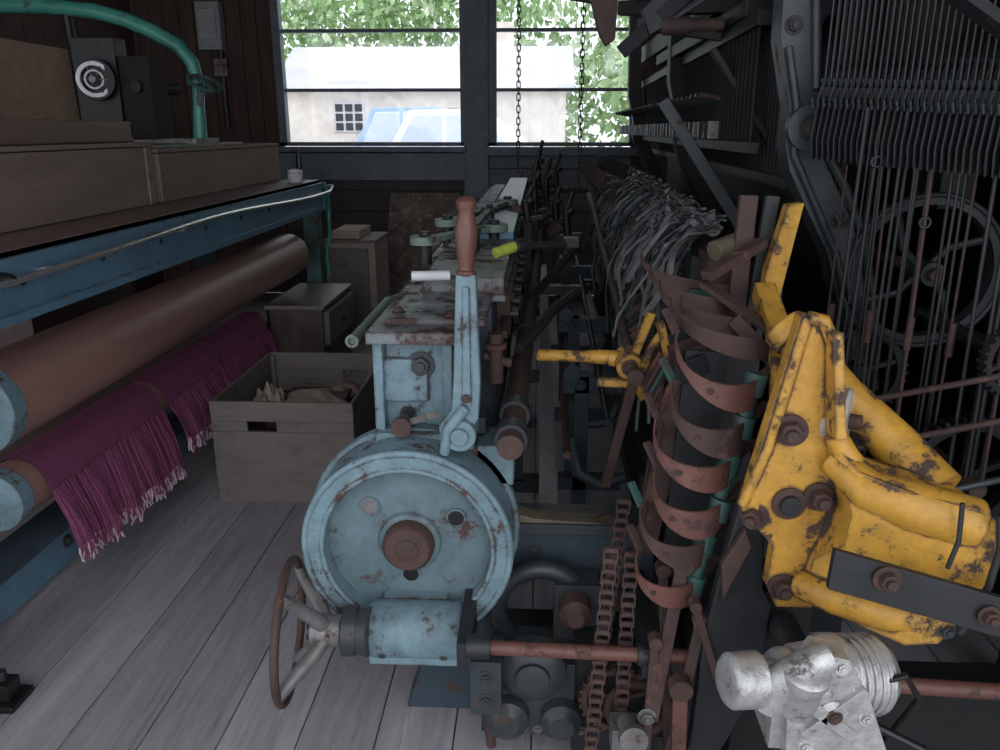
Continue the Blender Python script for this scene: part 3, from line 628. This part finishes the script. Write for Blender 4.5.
for i in range(9): b.bolt((-1.64,1.6+i*.42,.12),(1,0,0),.016,irong); b.bolt((-1.42,1.7+i*.42,1.10),(1,0,0),.008,iron)
b.cyl((-1.66,1.9,.13),(-1.55,1.9,.13),.03,iron); b.cyl((-1.66,2.5,.28),(-1.5,2.5,.22),.012,rust)
b.box((-2.2,1.2,.55),(-2.15,5.3,.60),blade); b.box((-2.2,1.2,.30),(-1.75,5.3,.32),slab_w)
b.lathe((-1.42,2.04,1.12),(1,-.2,0),[(0,.02),(.02,.018),(.04,.01)],black)
b.done()
b=B('guide_rail',0,LM)
pts=[]
for i in range(40):
    y=1.5+i*.1; pts.append((-1.385+.012*math.sin(y*3),y,1.125+.016*math.sin(y*1.7+2.2)))
pts+=[(-1.39,5.45,1.14),(-1.45,5.5,1.13)]
b.pipe(pts,.010,chrome); 
for y in(2.2,3.1,4.0,4.9): b.cyl((-1.42,y,1.12),(-1.385,y,1.125),.006,chrome,n=8)
b.done()
b=B('upper_roller',.003,LM)
b.cyl((-1.56,2.06,.755),(-1.56,4.95,.755),.128,rustpole,n=48); b.lathe((-1.56,2.06,.755),(0,-1,0),[(0,.131),(.06,.131),(.065,.12),(.07,.05)],blue,48)
b.lathe((-1.56,4.95,.755),(0,1,0),[(0,.12),(.02,.11),(.03,.04)],rust,40); b.cyl((-1.56,1.2,.755),(-1.56,5.36,.755),.03,iron)
b.done()
b=B('lower_roller',.003,LM)
b.cyl((-1.62,2.16,.43),(-1.62,4.35,.43),.088,rustpole,n=40); b.lathe((-1.62,2.16,.43),(0,-1,0),[(0,.093),(.06,.093),(.065,.08),(.07,.03)],blue,40); b.cyl((-1.62,1.2,.43),(-1.62,4.4,.43),.025,iron); b.box((-1.7,4.38,0),(-1.6,4.44,.50),blade)
b.done()
def cloth(y0,y1,zb0,zb1,ph,zdip=0):
    b=B('burgundy_knitted_cloth',0,LM)
    nu,nv=90,34; rc=.095; cx,cz=-1.62,.43; rows=[]
    for j in range(nu+1):
        u=j/nu; y=y0+(y1-y0)*u; zb=zb0+(zb1-zb0)*u+.012*math.sin(u*23+ph)-zdip*math.sin(math.pi*u)
        wav=math.sin(u*31+ph)+.6*math.sin(u*57+1.3*ph)+.5*math.sin(u*13)
        row=[]
        for i in range(nv+1):
            v=i/nv
            if v<.35:
                t=math.radians(165-165*v/.35); px=cx+math.cos(t)*rc; pz=cz+math.sin(t)*rc; k_=0
            else:
                s_=(v-.35)/.65; px=cx+rc+.05*s_; pz=cz-(cz-zb)*s_; k_=min(1,s_*2)
            row.append(Vector((px+.011*k_*(wav+1.6)+.004*(v>.1),y+.03*(v-.4)*math.sin(u*9+ph),pz)))
        rows.append(row)
    vs=[p for r_ in rows for p in r_]; k=nv+1
    fs=[(j*k+i,j*k+i+1,(j+1)*k+i+1,(j+1)*k+i) for j in range(nu) for i in range(nv)]
    b.add(vs,fs,cloth_m)
    for j in range(nu):
        p=rows[j][-1]
        for q in range(2):
            s0=p+Vector((.002,R(-.004,.004),.012)); b.pipe([s0,s0+Vector((R(-.006,.008),R(-.006,.006),-.02)),s0+Vector((R(-.012,.012),R(-.012,.012),-.045-R(0,.02)))],.0028,fringe_m if R(0,1)<.75 else cloth_m,5)
    for j in range(90):
        u=random.randrange(nu); p=rows[u][int(nv*.4)]; e=rows[u][-1]
        b.pipe([p+Vector((.006,0,0)),p.lerp(e,.5)+Vector((.012,R(-.01,.01),0)),e+Vector((.008,R(-.01,.01),-R(0,.03)))],.004,cloth_m,5)
    return b.done()
cloth(2.22,3.00,.21,.17,0,.0); cloth(3.04,3.62,.25,.24,2.1); cloth(3.64,4.33,.27,.25,4.0)

def closedbox(name,lo,hi,mat,lid=.02):
    b=B(name,.004); b.box(lo,(hi[0],hi[1],hi[2]-lid),mat); b.box((lo[0]-.008,lo[1]-.008,hi[2]-lid+.003),(hi[0]+.008,hi[1]+.008,hi[2]),mat)
    b.box((hi[0]-.002,lo[1]+.0,lo[2]),(hi[0]+.008,lo[1]+.05,hi[2]-lid),mat); b.box((hi[0]-.002,hi[1]-.05,lo[2]),(hi[0]+.008,hi[1],hi[2]-lid),mat)
    for i in range(3): b.cyl((hi[0]+.006,lo[1]+.025,lo[2]+.05+i*.07),(hi[0]+.012,lo[1]+.025,lo[2]+.05+i*.07),.005,iron,n=8)
    return b
b=closedbox('wooden_box',(-2.25,1.6,1.19),(-1.68,3.5,1.45),box_w); b.done()
b=closedbox('wooden_box',(-2.25,3.56,1.19),(-1.68,5.25,1.42),box_w); b.box((-2.05,3.7,1.42),(-1.70,4.7,1.435),steel); b.done()
b=B('wooden_tray',.004); b.box((-2.3,1.9,1.452),(-1.74,3.5,1.475),slab_w); b.box((-1.76,1.9,1.47),(-1.74,3.5,1.535),slab_w); b.box((-2.3,3.48,1.47),(-1.74,3.5,1.535),slab_w); b.box((-2.3,1.9,1.47),(-2.28,3.5,1.535),slab_w); b.box((-2.3,1.9,1.47),(-1.74,1.92,1.535),slab_w); b.done()
b=B('cardboard_box',.004); b.box((-2.9,3.6,0),(-2.4,4.6,1.2),cab_w); b.box((-2.85,3.7,1.2),(-2.45,4.5,1.9),card); b.box((-2.66,3.69,1.2),(-2.63,4.51,1.905),slab_w); b.done()
b=B('green_linking_machine',.004)
arc=[(-2.75,4.2,2.09),(-2.45,4.2,2.085),(-2.2,4.2,2.06),(-2.05,4.2,2.02),(-1.92,4.2,1.965),(-1.80,4.2,1.90),(-1.74,4.2,1.82),(-1.72,4.2,1.73),(-1.73,4.2,1.62),(-1.74,4.2,1.45)]
b.pipe(arc,[.035,.036,.036,.036,.036,.035,.033,.03,.028,.035],green,16)
b.pipe([(-2.35,4.2,2.07),(-2.34,4.2,1.8),(-2.33,4.2,1.45)],.022,ironblk,14)
b.box((-2.2,4.05,1.435),(-1.70,4.35,1.46),steel)
b.gear((-1.66,4.12,1.71),(.45,-.35,1),.08,28,.02,teal,4); b.cyl((-1.70,4.2,1.68),(-1.66,4.12,1.73),.018,steel)
b.cyl((-1.72,4.18,1.62),(-1.68,4.12,1.70),.014,chrome)
b.box((-2.24,4.0,1.45),(-2.03,4.12,1.92),ironblk); b.cyl((-2.12,3.99,1.73),(-2.12,3.96,1.73),.095,ironblk,n=32)
b.annulus((-2.12,3.955,1.73),(0.3,-1,0),.082,.062,.01,white,36); b.ring((-2.12,3.95,1.73),(0.3,-1,0),.04,.005,white,30); b.cyl((-2.12,3.96,1.73),(-2.12,3.93,1.73),.018,steel)
for i in range(6):
    t=i*math.pi/3; b.bar((-2.12,3.955,1.73),(-2.12+.07*math.cos(t),3.955,1.73+.07*math.sin(t)),.008,.006,steel)
b.box((-2.03,4.02,1.46),(-1.88,4.2,1.84),M('dark_brown_enamel',(.02,.014,.013),rough=.7,spec=.2)); b.cyl((-1.95,4.0,1.70),(-1.88,4.3,1.70),.03,iron)
b.done()
b=B('white_jar',.001); b.lathe((-1.50,5.0,1.19),(0,0,1),[(0,.04),(.01,.045),(.05,.047),(.055,.04),(.06,.048),(.075,.045),(.08,.02)],white,28); b.done()
b=B('thread_bobbin'); b.lathe((-1.53,5.2,1.19),(0,0,1),[(0,.02),(.06,.018),(.12,.022),(.16,.012),(.2,.01)],black,20); b.done()
X0,X1,Y0,Y1=-1.58,-1.25,4.5,5.2
b=B('drawer_cabinet',.005)
b.box((X0,Y0,0),(X1,Y0+.02,.50),cab_w); b.box((X0,Y1-.02,0),(X1,Y1,.50),cab_w); b.box((X0,Y0,0),(X0+.02,Y1,.5),cab_w); b.box((X0,Y0,.03),(X1,Y1,.05),cab_w)
b.box((X0-.01,Y0-.015,.50),(X1+.015,Y1+.015,.525),M('cabinet_top',(.20,.18,.175),(.14,.12,.12),rough=.4,stretch=(4,1,1)))
b.box((X1-.02,Y0+.03,.28),(X1+.03,Y1-.03,.48),crate_w); b.box((X1-.02,Y0+.02,.03),(X1-.01,Y1-.02,.27),cab_w)
b.lathe((X1+.03,(Y0+Y1)/2,.38),(1,0,0),[(0,.01),(.015,.018),(.025,.01)],iron,16)
b.done()
b=B('plywood_box',.004); b.box((-1.55,5.75,0),(-1.18,6.25,.72),M('plywood_pale',(.34,.285,.25),(.25,.21,.18),rough=.8,stretch=(1,1,3))); b.box((-1.56,5.74,.72),(-1.17,6.26,.74),crate_w); b.box((-1.52,5.73,.05),(-1.23,5.75,.68),crate_w); b.box((-1.5,5.8,.74),(-1.3,6.2,.80),ragb); b.done()
b=B('marbled_board',.003); b.prism([(-1.38,7.0,.02),(-.74,7.0,.02),(-.72,7.42,.95),(-1.36,7.42,.95)],(0,.03,0),marble); b.done()
# crate
CR=empty('crate')
b=B('crate_body',.003,CR)
X0,X1,Y0,Y1,H=-1.33,-.74,3.02,3.78,.445; th=.014
b.box((X0,Y0,0),(X1,Y1,.02),crate_w)
b.box((X0,Y0,0),(X0+th,Y1,H),crate_w); b.box((X1-th,Y0,0),(X1,Y1,H),crate_w)
def slotwall(ya,yb,cx,zs=H-.13):
    b.box((X0,ya,0),(X1,yb,zs),crate_w); b.box((X0,ya,zs+.045),(X1,yb,H),crate_w)
    b.box((X0,ya,zs),(cx-.06,yb,zs+.045),crate_w); b.box((cx+.06,ya,zs),(X1,yb,zs+.045),crate_w)
slotwall(Y0-.003,Y0+th,X0+.21); slotwall(Y1-th,Y1+.003,X1-.16)
for x in(X0+th,X1-th-.02):
    for y in(Y0+th,Y1-th-.02): b.box((x,y,.02),(x+.02,y+.02,H-.01),crate_w)
b.done()
b=B('crumpled_rag',0,CR); nn=40
def rag(cx,cy,sx,sy,z,amp,rot,sd,mm):
    vs=[];fs=[]
    for i in range(nn):
        for j in range(nn):
            u=i/(nn-1)-.5;v=j/(nn-1)-.5; x=u*sx*math.cos(rot)-v*sy*math.sin(rot); y=u*sx*math.sin(rot)+v*sy*math.cos(rot)
            zz=z+amp*(math.sin(u*11+v*5+sd)*math.cos(v*8-u*3)+.3*math.sin(u*25+v*17+sd))-.05*(u*u+v*v)*4
            vs.append((cx+x,cy+y,zz))
    for i in range(nn-1):
        for j in range(nn-1): fs.append((i*nn+j,(i+1)*nn+j,(i+1)*nn+j+1,i*nn+j+1))
    b.add(vs,fs,mm)
rag(-1.02,3.42,.30,.40,.355,.012,.3,0,ragb); rag(-1.20,3.36,.13,.22,.39,.028,.2,2,ragb); rag(-.93,3.62,.2,.15,.345,.01,1,4,box_w)
b.done()
b=B('crate_contents',.01,CR); b.box((X0+.03,Y0+.03,.03),(X1-.03,Y1-.03,.26),cab_w); b.box((-1.17,3.2,.26),(-.88,3.62,.32),cab_w); b.done()
b=B('wall_switch_box',.006); b.box((-2.99,WY-.12,2.17),(-2.78,WY,2.56),M('switch_grey',(.36,.36,.38),(.3,.3,.31),rough=.5)); b.box((-2.96,WY-.14,2.25),(-2.81,WY-.12,2.50),M('switch_cover',(.42,.42,.44),(.36,.36,.37))); b.cyl((-2.82,WY-.05,2.17),(-2.82,WY-.05,1.5),.022,irong); b.box((-2.88,WY-.10,1.95),(-2.76,WY-.02,2.1),steel); b.done()
def chain(name,x,y,z0,z1):
    b=B(name); z=z1; i=0; l=.034
    while z>z0:
        pts=[]
        for k_ in range(14):
            t=2*math.pi*k_/14; u=math.cos(t)*.010; v=math.sin(t)*.010+(l*.36 if math.sin(t)>0 else -l*.36)
            pts.append((x+u,y,z+v) if i%2 else (x,y+u,z+v))
        b.pipe(pts,.0035,ironblk,6,closed=True); z-=l; i+=1
    b.pipe([(x,y,z0),(x,y,z0-.04),(x+.02,y,z0-.06),(x+.03,y,z0-.03)],.006,iron); b.done()
chain('hanging_chain',-.13,5.0,1.30,CZ-.02); chain('hanging_chain',.22,4.6,1.22,CZ-.02)
b=B('black_floor_bracket',.004); b.box((-1.49,1.72,0),(-1.39,1.82,.02),black); b.box((-1.47,1.74,.02),(-1.41,1.80,.07),black); b.cyl((-1.44,1.77,.07),(-1.44,1.77,.10),.014,iron); b.done()

# ---------------------------------------------------------------- light & camera
w=bpy.data.worlds.new('World'); scene.world=w; w.use_nodes=True
bg=w.node_tree.nodes['Background']; bg.inputs['Color'].default_value=(.89,.92,1,1); bg.inputs['Strength'].default_value=1.7
sd=bpy.data.lights.new('overcast_sun','SUN'); sd.energy=1.05; sd.angle=math.radians(70); sd.color=(.94,.95,1)
so=bpy.data.objects.new('overcast_sun',sd); scene.collection.objects.link(so)
so.rotation_euler=Vector((-.45,1,-.62)).to_track_quat('-Z','Y').to_euler(); so.location=(4,-6,6)
cd=bpy.data.cameras.new('camera'); cd.sensor_width=36; cd.lens=28.8; cd.clip_start=.02; cd.clip_end=200
co=bpy.data.objects.new('camera',cd); scene.collection.objects.link(co)
co.location=(0,0,1.5); co.rotation_euler=(math.radians(90-17.03),0,math.radians(2.74)); scene.camera=co
scene.view_settings.view_transform='Standard'; scene.view_settings.look='None'; scene.view_settings.exposure=0.1
